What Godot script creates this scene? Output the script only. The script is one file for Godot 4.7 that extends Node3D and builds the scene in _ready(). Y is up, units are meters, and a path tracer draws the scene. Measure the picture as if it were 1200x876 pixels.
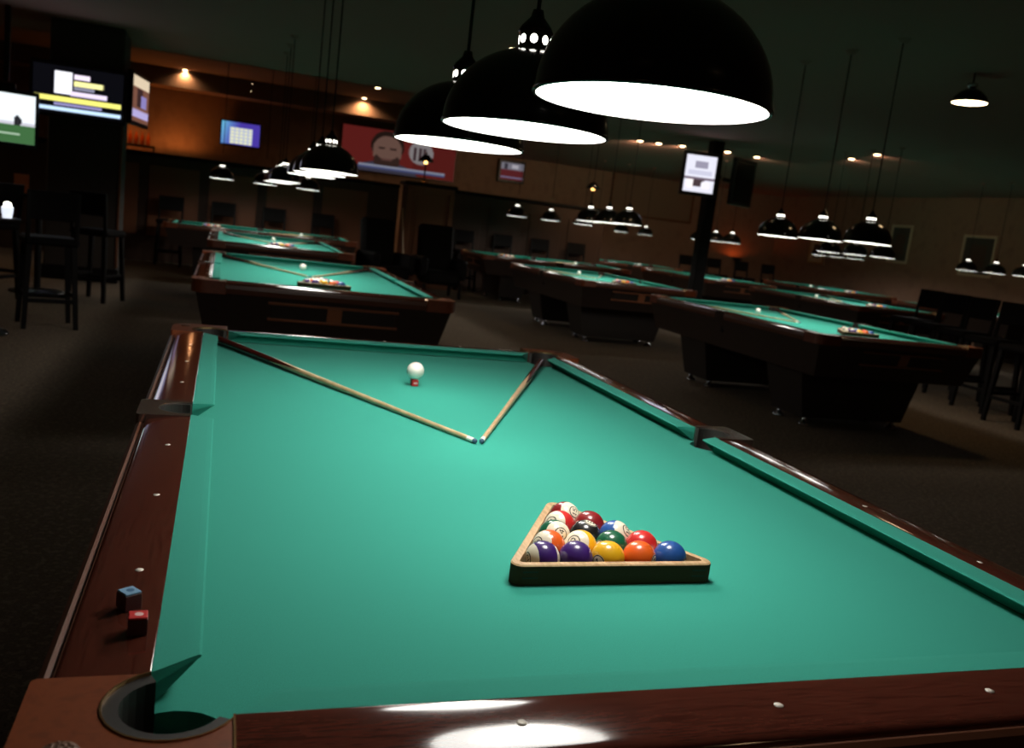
extends Node3D
# A dim billiards hall: rows of nine-foot pool tables under triple dome pendants.
# Units are metres, y is up, the floor is y = 0 and the slate beds lie at y = BED.

const BED := 0.76
const CEIL := 3.16
const HIGH := 3.96
const NX := 0.64      # cushion nose, half width
const NZ := 1.27      # cushion nose, half length
const LAMP_Y := 1.53  # mouth of the pendant shades

var cam_at := Vector3(-0.6471, 0.5473 + BED, 2.1639)
var cam_basis := Basis.from_euler(Vector3(-0.1619, -0.3289, 0.1191))
const FOCAL := 1038.19  # in pixels of a 1200 x 876 frame
var M := {}
var names := {}
var ball_cache := {}
var proto := {}

# ---------------------------------------------------------------- pixel to place
func ray(u: float, v: float) -> Vector3:
	return cam_basis * Vector3((u - 600.0) / FOCAL, -(v - 438.0) / FOCAL, -1.0)
func at_y(u: float, v: float, y: float) -> Vector3:
	var d := ray(u, v)
	return cam_at + d * ((y - cam_at.y) / d.y)
func at_z(u: float, v: float, z: float) -> Vector3:
	var d := ray(u, v)
	return cam_at + d * ((z - cam_at.z) / d.z)
func at_x(u: float, v: float, x: float) -> Vector3:
	var d := ray(u, v)
	return cam_at + d * ((x - cam_at.x) / d.x)

# ---------------------------------------------------------------- nodes
func numbered(called: String) -> String:
	var n: int = names.get(called, 0)
	names[called] = n + 1
	return called if n == 0 else "%s_%03d" % [called, n]
func tag(o: Node, label: String, category := "", group := "", kind := "") -> void:
	if label: o.set_meta("label", label)
	if category: o.set_meta("category", category)
	if group: o.set_meta("group", group)
	if kind: o.set_meta("kind", kind)
func thing(called: String, label: String, category: String, at := Vector3.ZERO, turn := 0.0, group := "") -> Node3D:
	var o := Node3D.new()
	o.name = numbered(called)
	add_child(o)
	o.position = at
	o.rotation.y = turn
	tag(o, label, category, group)
	return o
func copy(src: Node3D, at: Vector3, turn := 0.0, label := "", group := "") -> Node3D:
	var c: Node3D = src.duplicate()
	c.name = numbered(String(src.get_meta("kindname")))
	add_child(c)
	c.position = at
	c.rotation = Vector3(0, turn, 0)
	tag(c, label, "", group)
	return c
func put_mesh(called: String, mesh: Mesh, m: Material, parent: Node = self, at := Vector3.ZERO) -> MeshInstance3D:
	var o := MeshInstance3D.new()
	o.name = called if parent != self else numbered(called)
	o.mesh = mesh
	o.material_override = m
	o.cast_shadow = GeometryInstance3D.SHADOW_CASTING_SETTING_ON
	parent.add_child(o, true)
	o.position = at
	return o
func build(called: String, st: SurfaceTool, m: Material, parent: Node = self, at := Vector3.ZERO) -> MeshInstance3D:
	st.generate_normals()
	return put_mesh(called, st.commit(), m, parent, at)
func struct(called: String, st: SurfaceTool, m: Material, label := "") -> MeshInstance3D:
	var o := build(called, st, m)
	tag(o, label, "", "", "structure")
	return o

# ---------------------------------------------------------------- shapes
func mb(smooth := false) -> SurfaceTool:
	var st := SurfaceTool.new()
	st.begin(Mesh.PRIMITIVE_TRIANGLES)
	st.set_smooth_group(0 if smooth else -1)
	return st
func tri(st: SurfaceTool, a: Vector3, b: Vector3, c: Vector3) -> void:  # counter-clockwise from outside
	st.set_uv(Vector2(a.x, a.z)); st.add_vertex(a)
	st.set_uv(Vector2(c.x, c.z)); st.add_vertex(c)
	st.set_uv(Vector2(b.x, b.z)); st.add_vertex(b)
func face(st: SurfaceTool, pts: Array, inside: Vector3) -> void:  # a flat convex face turned away from a point inside
	var mid := Vector3.ZERO
	for p in pts: mid += p
	mid /= pts.size()
	var nrm := Vector3.ZERO
	for i in pts.size():
		nrm += (pts[i] - mid).cross(pts[(i + 1) % pts.size()] - mid)
	var flip := nrm.dot(mid - inside) < 0.0
	for i in range(1, pts.size() - 1):
		if flip: tri(st, pts[0], pts[i + 1], pts[i])
		else: tri(st, pts[0], pts[i], pts[i + 1])
func bx(st: SurfaceTool, c: Vector3, size: Vector3, bev := 0.004, bas := Basis.IDENTITY) -> void:
	var h := size / 2.0
	var b: float = minf(bev, minf(h.x, minf(h.y, h.z)) * 0.6)
	var v := func(s: Vector3, ax: int) -> Vector3:
		var p := Vector3(s.x * (h.x - b), s.y * (h.y - b), s.z * (h.z - b))
		p[ax] = s[ax] * h[ax]
		return c + bas * p
	for ax in 3:
		var a1 := (ax + 1) % 3
		var a2 := (ax + 2) % 3
		for s in [-1.0, 1.0]:
			var q := []
			for k in [[-1.0, -1.0], [1.0, -1.0], [1.0, 1.0], [-1.0, 1.0]]:
				var sg := Vector3.ZERO
				sg[ax] = s; sg[a1] = k[0]; sg[a2] = k[1]
				q.append(v.call(sg, ax))
			face(st, q, c)
			for t in [-1.0, 1.0]:
				var lo := Vector3.ZERO
				lo[ax] = s; lo[a1] = t; lo[a2] = -1.0
				var hi := lo
				hi[a2] = 1.0
				face(st, [v.call(lo, ax), v.call(hi, ax), v.call(hi, a1), v.call(lo, a1)], c)
	for sx in [-1.0, 1.0]:
		for sy in [-1.0, 1.0]:
			for sz in [-1.0, 1.0]:
				var s3 := Vector3(sx, sy, sz)
				face(st, [v.call(s3, 0), v.call(s3, 1), v.call(s3, 2)], c)
func box(called: String, c: Vector3, size: Vector3, m: Material, parent: Node = self, bev := 0.004, bas := Basis.IDENTITY) -> MeshInstance3D:
	var st := mb()
	bx(st, c, size, bev, bas)
	return build(called, st, m, parent)
func loft(st: SurfaceTool, a: Array, b: Array) -> void:  # two matching convex sections joined, ends closed
	var mid := Vector3.ZERO
	for p in a: mid += p
	for p in b: mid += p
	mid /= a.size() + b.size()
	for i in a.size():
		var j := (i + 1) % a.size()
		face(st, [a[i], a[j], b[j], b[i]], mid)
	face(st, a, mid)
	face(st, b, mid)
func rail_section(inner: float) -> Array:  # crowned rail top from its inner edge outwards: (distance from inner edge, height above the bed)
	var out := [Vector2(inner, -0.02), Vector2(inner, 0.0405), Vector2(inner + 0.0005, 0.041)]
	for i in 8:
		var a := 0.002 + 0.088 * i / 7.0
		out.append(Vector2(inner + a, 0.0412 - 1.05 * a * a))
	out.append_array([Vector2(inner + 0.0945, 0.0305), Vector2(inner + 0.0985, 0.026), Vector2(inner + 0.100, 0.018), Vector2(inner + 0.0955, -0.0195), Vector2(inner + 0.095, -0.02)])
	return out
func smooth_loft(st: SurfaceTool, a: Array, b: Array) -> void:  # sides share normals, ends stay flat
	var mid := Vector3.ZERO
	for p in a: mid += p
	for p in b: mid += p
	mid /= a.size() + b.size()
	st.set_smooth_group(1)
	for i in a.size():
		var j := (i + 1) % a.size()
		face(st, [a[i], a[j], b[j], b[i]], mid)
	st.set_smooth_group(-1)
	face(st, a, mid)
	face(st, b, mid)
func lathe(st: SurfaceTool, prof: Array, seg := 32, at := Vector3.ZERO, bas := Basis.IDENTITY) -> void:  # prof: Vector2(radius, height), outside on the right going up
	for i in prof.size() - 1:
		for k in seg:
			var a0 := TAU * k / seg
			var a1 := TAU * (k + 1) / seg
			var p0 := at + bas * Vector3(cos(a0) * prof[i].x, prof[i].y, sin(a0) * prof[i].x)
			var p1 := at + bas * Vector3(cos(a1) * prof[i].x, prof[i].y, sin(a1) * prof[i].x)
			var q0 := at + bas * Vector3(cos(a0) * prof[i + 1].x, prof[i + 1].y, sin(a0) * prof[i + 1].x)
			var q1 := at + bas * Vector3(cos(a1) * prof[i + 1].x, prof[i + 1].y, sin(a1) * prof[i + 1].x)
			if prof[i].x > 1e-6: tri(st, p0, q1, p1)
			if prof[i + 1].x > 1e-6: tri(st, p0, q0, q1)
func lathed(called: String, prof: Array, m: Material, parent: Node, at := Vector3.ZERO, seg := 32, smooth := true) -> MeshInstance3D:
	var st := mb(smooth)
	lathe(st, prof, seg)
	return build(called, st, m, parent, at)
func rod(st: SurfaceTool, a: Vector3, b: Vector3, r0: float, r1: float, seg := 12) -> void:
	var y := (b - a).normalized()
	var x := y.cross(Vector3.UP if absf(y.y) < 0.9 else Vector3.RIGHT).normalized()
	var bas := Basis(x, y, x.cross(y))
	var L := (b - a).length()
	lathe(st, [Vector2(0, 0), Vector2(r0, 0), Vector2(r1, L), Vector2(0, L)], seg, a, bas)
func prism(st: SurfaceTool, poly: PackedVector2Array, y0: float, y1: float) -> void:  # polygon in x, z; any shape without holes
	if Geometry2D.is_polygon_clockwise(poly): poly.reverse()
	var idx := Geometry2D.triangulate_polygon(poly)
	for i in range(0, idx.size(), 3):
		var a := poly[idx[i]]
		var b := poly[idx[i + 1]]
		var c := poly[idx[i + 2]]
		if (b - a).cross(c - a) > 0.0:
			var t := b
			b = c
			c = t
		tri(st, Vector3(a.x, y1, a.y), Vector3(b.x, y1, b.y), Vector3(c.x, y1, c.y))
		tri(st, Vector3(a.x, y0, a.y), Vector3(c.x, y0, c.y), Vector3(b.x, y0, b.y))
	var turn := 0.0
	for i in poly.size():
		turn += poly[i].cross(poly[(i + 1) % poly.size()])
	for i in poly.size():
		var p := poly[i]
		var q := poly[(i + 1) % poly.size()]
		var a3 := Vector3(p.x, y0, p.y)
		var b3 := Vector3(q.x, y0, q.y)
		var c3 := Vector3(q.x, y1, q.y)
		var d3 := Vector3(p.x, y1, p.y)
		if turn > 0.0:
			tri(st, a3, c3, b3); tri(st, a3, d3, c3)
		else:
			tri(st, a3, b3, c3); tri(st, a3, c3, d3)
func arc(c: Vector2, r: float, a0: float, a1: float, n: int) -> PackedVector2Array:
	var out := PackedVector2Array()
	for i in n + 1:
		var a := deg_to_rad(lerpf(a0, a1, float(i) / n))
		out.append(c + Vector2(cos(a), sin(a)) * r)
	return out

# ---------------------------------------------------------------- materials
func mat(called: String, c: Color, rough := 0.6, metal := 0.0, spec := 0.5) -> StandardMaterial3D:
	var m := StandardMaterial3D.new()
	m.resource_name = called
	m.albedo_color = c
	m.roughness = rough
	m.metallic = metal
	m.metallic_specular = spec
	M[called] = m
	return m
func glow(called: String, c: Color, energy: float) -> StandardMaterial3D:
	var m := mat(called, Color(0.9, 0.9, 0.88), 0.5)
	m.emission_enabled = true
	m.emission = c
	m.emission_energy_multiplier = energy
	return m
func noise_tex(freq: float, cols: Array, seed_: int, size := 512, stretch := Vector2.ONE, octaves := 4) -> ImageTexture:
	# a tiling-free noise picture ramped through a few colours
	var n := FastNoiseLite.new()
	n.seed = seed_
	n.frequency = freq
	n.fractal_octaves = octaves
	var g := Gradient.new()
	g.offsets = PackedFloat32Array()
	g.colors = PackedColorArray()
	for i in cols.size():
		g.add_point(float(i) / (cols.size() - 1), cols[i])
	var im := Image.create(size, size, false, Image.FORMAT_RGB8)
	for y in size:
		for x in size:
			var fx := float(x) / size
			var fy := float(y) / size
			# blend four shifted samples so that the picture tiles
			var a := n.get_noise_2d(x * stretch.x, y * stretch.y)
			var b := n.get_noise_2d((x - size) * stretch.x, y * stretch.y)
			var c := n.get_noise_2d(x * stretch.x, (y - size) * stretch.y)
			var d := n.get_noise_2d((x - size) * stretch.x, (y - size) * stretch.y)
			var v := lerpf(lerpf(a, b, fx), lerpf(c, d, fx), fy)
			im.set_pixel(x, y, g.sample(clampf(v * 1.1 + 0.5, 0.0, 1.0)))
	return ImageTexture.create_from_image(im)
func triplanar(m: StandardMaterial3D, tex: Texture2D, scale: Vector3, world := false) -> void:
	m.albedo_color = Color.WHITE
	m.albedo_texture = tex
	m.uv1_triplanar = true
	m.uv1_world_triplanar = world
	m.uv1_scale = scale
func make_materials() -> void:
	var m := mat("cloth", Color.WHITE, 0.95, 0.0, 0.25)
	var felt := noise_tex(0.35, [Color8(44, 140, 122), Color8(54, 156, 138), Color8(64, 170, 152)], 11, 512, Vector2(1, 0.6), 3)
	triplanar(m, felt, Vector3(5, 5, 5))
	m.rim_enabled = true
	m.rim = 0.1
	m.rim_tint = 0.6
	var wood := noise_tex(0.016, [Color8(60, 27, 20), Color8(78, 37, 28), Color8(90, 45, 34), Color8(68, 31, 24)], 5, 512, Vector2(9, 1))
	m = mat("rail_wood_z", Color.WHITE, 0.10)   # grain runs along the table
	triplanar(m, wood, Vector3(2.2, 2.2, 1.4))
	m.clearcoat_enabled = true
	m.clearcoat = 0.6
	m.clearcoat_roughness = 0.07
	var wood_x := noise_tex(0.016, [Color8(60, 27, 20), Color8(78, 37, 28), Color8(90, 45, 34), Color8(68, 31, 24)], 6, 512, Vector2(1, 9))
	m = mat("rail_wood_x", Color.WHITE, 0.10)
	triplanar(m, wood_x, Vector3(1.4, 2.2, 2.2))
	m.clearcoat_enabled = true
	m.clearcoat = 0.6
	m.clearcoat_roughness = 0.07
	m = mat("molding", Color8(96, 56, 38), 0.4)
	m = mat("cabinet", Color.WHITE, 0.4)
	triplanar(m, noise_tex(0.02, [Color8(34, 25, 21), Color8(50, 37, 31), Color8(42, 31, 26)], 9, 256, Vector2(1, 8)), Vector3(1.2, 1.2, 1.2))
	mat("cabinet_dark", Color8(40, 33, 29), 0.5)
	m = mat("corner", Color.WHITE, 0.42)
	triplanar(m, noise_tex(0.05, [Color8(112, 54, 26), Color8(128, 64, 32), Color8(120, 59, 29)], 21, 256), Vector3(3, 3, 3))
	m = mat("emblem", Color8(96, 62, 40), 0.5, 0.2)
	m.heightmap_enabled = true
	m.heightmap_scale = 0.3
	m.heightmap_texture = noise_tex(0.12, [Color.BLACK, Color.WHITE], 31, 128)
	m.uv1_triplanar = true
	m.uv1_scale = Vector3(12, 12, 12)
	mat("side_casting", Color8(160, 142, 132), 0.14, 0.9)
	mat("liner", Color8(42, 39, 37), 0.55)
	mat("pocket", Color8(14, 13, 12), 0.8)
	mat("brass", Color8(206, 164, 112), 0.25, 0.9)
	mat("chrome", Color8(200, 200, 205), 0.12, 1.0)
	mat("pearl", Color8(240, 232, 220), 0.2)
	mat("tray_trim", Color8(150, 94, 64), 0.35)
	mat("shade", Color8(13, 15, 14), 0.16)
	mat("shade_white", Color8(235, 235, 230), 0.6)
	mat("black_metal", Color8(20, 19, 18), 0.35, 0.3)
	mat("cord", Color8(16, 15, 14), 0.7)
	glow("diffuser", Color(1.0, 0.985, 0.96), 9.0)
	glow("vent_glow", Color(1.0, 0.97, 0.92), 5.0)
	glow("votive", Color(0.92, 0.95, 1.0), 0.9)
	glow("downlight", Color(1.0, 0.86, 0.66), 12.0)
	glow("warm_bulb", Color(1.0, 0.72, 0.4), 5.0)
	m = mat("maple", Color.WHITE, 0.3)
	triplanar(m, noise_tex(0.02, [Color8(190, 154, 112), Color8(208, 174, 132), Color8(220, 190, 152)], 14, 256, Vector2(8, 1)), Vector3(3, 3, 3))
	m.clearcoat_enabled = true
	m.clearcoat = 0.4
	mat("butt", Color8(74, 24, 18), 0.15)
	mat("ferrule", Color8(236, 232, 220), 0.4)
	mat("cue_tip", Color8(66, 96, 120), 0.9)
	mat("rubber", Color8(16, 15, 15), 0.8)
	m = mat("rack_wood", Color.WHITE, 0.35)
	triplanar(m, noise_tex(0.02, [Color8(178, 142, 102), Color8(200, 166, 126), Color8(214, 184, 146)], 15, 256, Vector2(6, 1)), Vector3(4, 4, 4))
	mat("rack_outer_shaded", Color8(98, 62, 45), 0.75, 0.0, 0.2)  # rack wood darkened: shade of the outer sides put into the colour
	mat("rack_joint", Color8(60, 38, 24), 0.5)
	m = mat("cue_ball", Color8(238, 234, 224), 0.07)
	m.clearcoat_enabled = true
	mat("chalk_blue", Color8(128, 172, 206), 0.95)
	mat("chalk_blue_hollow", Color8(70, 112, 150), 1.0)
	mat("chalk_red", Color8(206, 40, 40), 0.6)
	mat("chalk_paper", Color8(76, 22, 21), 0.6)
	mat("chalk_mark", Color8(236, 200, 200), 0.6)
	m = mat("carpet", Color.WHITE, 0.98, 0.0, 0.1)
	triplanar(m, noise_tex(0.05, [Color8(78, 68, 60), Color8(108, 96, 86), Color8(92, 82, 70), Color8(126, 112, 96), Color8(82, 72, 64)], 41, 1024, Vector2.ONE, 5), Vector3(0.5, 0.5, 0.5), true)
	m.heightmap_enabled = true
	m.heightmap_scale = 0.2
	m.heightmap_texture = noise_tex(0.4, [Color.BLACK, Color.WHITE], 42, 256)
	mat("ceiling", Color8(144, 104, 92), 0.95)
	mat("ceiling_high", Color8(112, 90, 74), 0.95)
	m = mat("wall_brown", Color.WHITE, 0.85)
	triplanar(m, noise_tex(0.02, [Color8(126, 97, 80), Color8(138, 108, 90), Color8(132, 103, 86)], 51, 256), Vector3(0.4, 0.4, 0.4), true)
	mat("wall_dark", Color8(52, 44, 38), 0.8)
	mat("panel_dark", Color8(56, 40, 32), 0.6, 0.0, 0.3)
	mat("panel_wood", Color8(104, 66, 46), 0.5, 0.0, 0.3)
	mat("soffit", Color8(116, 88, 72), 0.9)
	mat("black_wood", Color8(17, 14, 13), 0.6, 0.0, 0.25)
	mat("black_vinyl", Color8(15, 13, 13), 0.7, 0.0, 0.2)
	mat("tv_body", Color8(18, 18, 19), 0.35)
	mat("screen_off", Color8(14, 14, 15), 0.15)
	mat("olive", Color8(128, 122, 80), 0.8)
	mat("projection_panel", Color8(124, 98, 80), 0.85)
	mat("frame_gold", Color8(150, 112, 74), 0.4)
	mat("frame_pale", Color8(186, 166, 142), 0.5)
	mat("mount_pale", Color8(190, 170, 140), 0.8)
	mat("print_dark", Color8(70, 48, 40), 0.8)
	mat("print_grey", Color8(60, 54, 50), 0.8)
	mat("bottle_amber", Color8(150, 70, 24), 0.15)
	mat("bottle_white", Color8(220, 226, 236), 0.3)
	mat("orange_card", Color8(226, 124, 76), 0.7)
	mat("paper_white", Color8(225, 222, 216), 0.8)

# ---------------------------------------------------------------- pool table
func side_wood(p: Node, s: float, z0: float, z1: float) -> void:
	var prof := rail_section(0.69)
	var st := mb()
	var a := []
	var b := []
	for q in prof:
		a.append(Vector3(s * q.x, BED + q.y, z0))
		b.append(Vector3(s * q.x, BED + q.y, z1))
	smooth_loft(st, a, b)
	var rail := build("side_rail", st, M.rail_wood_z, p)
	st = mb()
	a = []
	b = []
	for q in [Vector2(0.7875, 0.022), Vector2(0.797, 0.0255), Vector2(0.804, 0.020), Vector2(0.806, 0.0), Vector2(0.800, -0.03), Vector2(0.782, -0.03)]:
		a.append(Vector3(s * q.x, BED + q.y, z0))
		b.append(Vector3(s * q.x, BED + q.y, z1))
	loft(st, a, b)
	build("edge_molding", st, M.molding, rail)
func end_wood(p: Node, s: float) -> void:
	var st := mb()
	var a := []
	var b := []
	for q in rail_section(1.32):
		a.append(Vector3(-0.606, BED + q.y, s * q.x))
		b.append(Vector3(0.606, BED + q.y, s * q.x))
	smooth_loft(st, a, b)
	var rail := build("end_rail", st, M.rail_wood_x, p)
	st = mb()
	a = []
	b = []
	for q in [Vector2(1.4175, 0.022), Vector2(1.427, 0.0255), Vector2(1.434, 0.020), Vector2(1.436, 0.0), Vector2(1.430, -0.03), Vector2(1.412, -0.03)]:
		a.append(Vector3(-0.606, BED + q.y, s * q.x))
		b.append(Vector3(0.606, BED + q.y, s * q.x))
	loft(st, a, b)
	build("edge_molding", st, M.molding, rail)
const CUSH := [Vector2(0.0, 0.0365), Vector2(0.003, 0.0385), Vector2(0.012, 0.0395), Vector2(0.05, 0.041), Vector2(0.05, 0.001), Vector2(0.0495, 0.001), Vector2(0.049, 0.0255), Vector2(0.012, 0.0305), Vector2(0.0012, 0.0345)]
func cushion_side(p: Node, s: float, e: float) -> void:   # s: side of the table, e: far or near half
	var a := []
	var b := []
	for q in CUSH:
		a.append(Vector3(s * (NX + q.x), BED + q.y, e * (0.074 - 0.34 * q.x)))
		b.append(Vector3(s * (NX + q.x), BED + q.y, e * (1.188 + 0.85 * q.x)))
	var st := mb()
	loft(st, a, b)
	build("cushion", st, M.cloth, p)
func cushion_end(p: Node, s: float) -> void:
	var a := []
	var b := []
	for q in CUSH:
		a.append(Vector3(-0.560 - 0.85 * q.x, BED + q.y, s * (NZ + q.x)))
		b.append(Vector3(0.560 + 0.85 * q.x, BED + q.y, s * (NZ + q.x)))
	var st := mb()
	loft(st, a, b)
	build("cushion", st, M.cloth, p)
func pocket_ring(c: Vector2, r0: float, r1: float, a0: float, a1: float, sx: float, sz: float) -> PackedVector2Array:
	var out := arc(c, r1, a0, a1, 18)
	var inner := arc(c, r0, a1, a0, 18)
	out.append_array(inner)
	for i in out.size():
		out[i] = Vector2(out[i].x * sx, out[i].y * sz)
	return out
func make_table() -> Node3D:
	var t := Node3D.new()
	t.name = numbered("pool_table")
	t.set_meta("kindname", "pool_table")
	add_child(t)
	# slate bed with cloth, cut round the six pockets
	var poly := PackedVector2Array([Vector2(-0.69, -1.32), Vector2(0.69, -1.32), Vector2(0.69, 1.32), Vector2(-0.69, 1.32)])
	for sx in [-1.0, 1.0]:
		for z in [-1.0, 0.0, 1.0]:
			var c := Vector2(sx * 0.665, z * 1.295) if z != 0.0 else Vector2(sx * 0.708, 0)
			var res := Geometry2D.clip_polygons(poly, arc(c, 0.056 if z != 0.0 else 0.052, 0, 345, 23))
			poly = res[0]
	var st := mb()
	prism(st, poly, BED - 0.03, BED)
	build("bed_cloth", st, M.cloth, t)
	for s in [-1.0, 1.0]:
		for e in [-1.0, 1.0]:
			cushion_side(t, s, e)
			side_wood(t, s, e * 0.078, e * 1.234)
		cushion_end(t, s)
		end_wood(t, s)
	# corner castings
	for sx in [-1.0, 1.0]:
		for sz in [-1.0, 1.0]:
			var c := Vector2(0.665, 1.295)
			var pl := PackedVector2Array([Vector2(0.798, 1.235), Vector2(0.803, 1.24)])
			pl.append_array(arc(Vector2(0.733, 1.366), 0.07, 0, 90, 8))
			pl.append_array(PackedVector2Array([Vector2(0.612, 1.438), Vector2(0.607, 1.433)]))
			var ring := arc(c, 0.0665, 150, -64.5, 20)
			pl.append_array(ring)
			for i in pl.size(): pl[i] = Vector2(pl[i].x * sx, pl[i].y * sz)
			st = mb()
			prism(st, pl, BED - 0.035, BED + 0.042)
			var cast := build("corner_casting", st, M.corner, t)
			st = mb()
			prism(st, pocket_ring(c, 0.0663, 0.0680, 150, -68, sx, sz), BED + 0.030, BED + 0.0436)
			build("pocket_trim", st, M.brass, cast)
			st = mb()
			prism(st, PackedVector2Array([Vector2(sx * 0.6058, sz * 1.3235), Vector2(sx * 0.6080, sz * 1.3235), Vector2(sx * 0.6080, sz * 1.438), Vector2(sx * 0.6058, sz * 1.438)]), BED + 0.02, BED + 0.0434)
			build("joint_trim", st, M.brass, cast)
			st = mb()
			prism(st, pocket_ring(c, 0.051, 0.0662, 150, -68, sx, sz), BED - 0.05, BED + 0.0395)
			build("pocket_liner", st, M.liner, cast)
			var em := lathed("emblem", [Vector2(0.017, 0.0), Vector2(0.017, 0.002), Vector2(0.015, 0.0028), Vector2(0.0, 0.0028)], M.emblem, cast, Vector3(sx * 0.757, BED + 0.042, sz * 1.370))
			em.set_meta("label", "round embossed emblem on the corner casting")
			st = mb(true)
			lathe(st, [Vector2(0.0, -0.17), Vector2(0.055, -0.16), Vector2(0.064, -0.10), Vector2(0.064, -0.032)], 20, Vector3(sx * c.x, BED, sz * c.y))
			build("pocket_cup", st, M.pocket, t)
	# side pocket castings
	for sx in [-1.0, 1.0]:
		var pl := PackedVector2Array([Vector2(0.691, -0.0765), Vector2(0.800, -0.0765), Vector2(0.806, -0.070), Vector2(0.806, 0.070), Vector2(0.800, 0.0765), Vector2(0.691, 0.0765)])
		pl.append_array(arc(Vector2(0.708, 0), 0.055, 108, -108, 16))
		for i in pl.size(): pl[i].x *= sx
		st = mb()
		prism(st, pl, BED - 0.03, BED + 0.043)
		var cast := build("side_casting", st, M.side_casting, t)
		st = mb()
		prism(st, pocket_ring(Vector2(0.708, 0), 0.044, 0.0548, 108, -108, sx, 1.0), BED - 0.05, BED + 0.041)
		build("pocket_liner", st, M.liner, cast)
		st = mb(true)
		lathe(st, [Vector2(0.0, -0.16), Vector2(0.05, -0.15), Vector2(0.055, -0.10), Vector2(0.055, -0.032)], 20, Vector3(sx * 0.708, BED, 0))
		build("pocket_cup", st, M.pocket, t)
	# inlaid sights
	var sight := mb(true)
	lathe(sight, [Vector2(0.0058, 0.0), Vector2(0.0056, 0.0006), Vector2(0.0, 0.0008)], 14)
	sight.generate_normals()
	var sm := sight.commit()
	for i in range(1, 8):
		if i == 4: continue
		for s in [-1.0, 1.0]:
			put_mesh("sight", sm, M.pearl, t, Vector3(s * 0.725, BED + 0.0397, -1.27 + i * 0.3175))
	for i in [-1.0, 0.0, 1.0]:
		for s in [-1.0, 1.0]:
			put_mesh("sight", sm, M.pearl, t, Vector3(i * 0.318, BED + 0.0388, s * 1.366))
	# cabinet: splayed apron, ball tray at both ends, two wide pedestals
	st = mb()
	var top := [Vector3(-0.776, BED - 0.032, -1.405), Vector3(0.776, BED - 0.032, -1.405), Vector3(0.776, BED - 0.032, 1.405), Vector3(-0.776, BED - 0.032, 1.405)]
	var low := [Vector3(-0.72, 0.47, -1.33), Vector3(0.72, 0.47, -1.33), Vector3(0.72, 0.47, 1.33), Vector3(-0.72, 0.47, 1.33)]
	for i in 4:
		face(st, [top[i], top[(i + 1) % 4], low[(i + 1) % 4], low[i]], Vector3(0, 0.6, 0))
	face(st, low, Vector3(0, 0.6, 0))
	var cab := build("cabinet", st, M.cabinet, t)
	for s in [-1.0, 1.0]:
		var tilt := Basis(Vector3.RIGHT, s * 0.26)
		var mid := Vector3(0.04, BED - 0.115, s * 1.385)
		var tray := box("ball_tray", mid, Vector3(0.76, 0.10, 0.012), M.cabinet_dark, t, 0.003, tilt)
		box("tray_rail", mid + tilt * Vector3(0, 0.052, s * 0.008), Vector3(0.80, 0.012, 0.022), M.tray_trim, tray, 0.004, tilt)
		box("tray_rail", mid + tilt * Vector3(0, -0.052, s * 0.008), Vector3(0.80, 0.014, 0.022), M.tray_trim, tray, 0.004, tilt)
		box("name_plate", mid + tilt * Vector3(0, 0.0, s * 0.009), Vector3(0.09, 0.085, 0.012), M.tray_trim, tray, 0.003, tilt)
		# pedestal
		st = mb()
		var z0: float = s * 0.52
		var z1: float = s * 1.02
		loft(st, [Vector3(-0.60, 0.47, z0), Vector3(0.60, 0.47, z0), Vector3(0.60, 0.47, z1), Vector3(-0.60, 0.47, z1)], [Vector3(-0.50, 0.07, z0 + s * 0.03), Vector3(0.50, 0.07, z0 + s * 0.03), Vector3(0.50, 0.07, z1 - s * 0.03), Vector3(-0.50, 0.07, z1 - s * 0.03)])
		var ped := build("pedestal", st, M.cabinet_dark, t)
		for sx in [-1.0, 1.0]:
			for zz in [z0 + s * 0.07, z1 - s * 0.07]:
				lathed("foot", [Vector2(0.0, 0.0), Vector2(0.05, 0.0), Vector2(0.05, 0.02), Vector2(0.02, 0.035), Vector2(0.02, 0.075)], M.chrome, ped, Vector3(sx * 0.44, 0, zz), 16)
	return t

# ---------------------------------------------------------------- balls, rack, cues, chalk
const FONT := {"0": ["01110", "10001", "10001", "10001", "10001", "10001", "01110"], "1": ["00100", "01100", "00100", "00100", "00100", "00100", "01110"], "2": ["01110", "10001", "00001", "00110", "01000", "10000", "11111"], "3": ["11110", "00001", "00001", "01110", "00001", "00001", "11110"], "4": ["00010", "00110", "01010", "10010", "11111", "00010", "00010"], "5": ["11111", "10000", "11110", "00001", "00001", "10001", "01110"], "6": ["00110", "01000", "10000", "11110", "10001", "10001", "01110"], "7": ["11111", "00001", "00010", "00100", "01000", "01000", "01000"], "8": ["01110", "10001", "10001", "01110", "10001", "10001", "01110"], "9": ["01110", "10001", "10001", "01111", "00001", "00010", "01100"]}
const BALL_COLORS := {1: Color8(238, 178, 26), 2: Color8(36, 84, 158), 3: Color8(204, 40, 38), 4: Color8(62, 28, 110), 5: Color8(232, 96, 26), 6: Color8(14, 92, 62), 7: Color8(134, 22, 26), 8: Color8(20, 18, 18)}
const BALL_WORDS := {1: "yellow", 2: "blue", 3: "red", 4: "purple", 5: "orange", 6: "green", 7: "maroon", 8: "black"}
const NUMBER_WORDS := ["", "one", "two", "three", "four", "five", "six", "seven", "eight", "nine", "ten", "eleven", "twelve", "thirteen", "fourteen", "fifteen"]
const BALL_R := 0.0286
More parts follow.
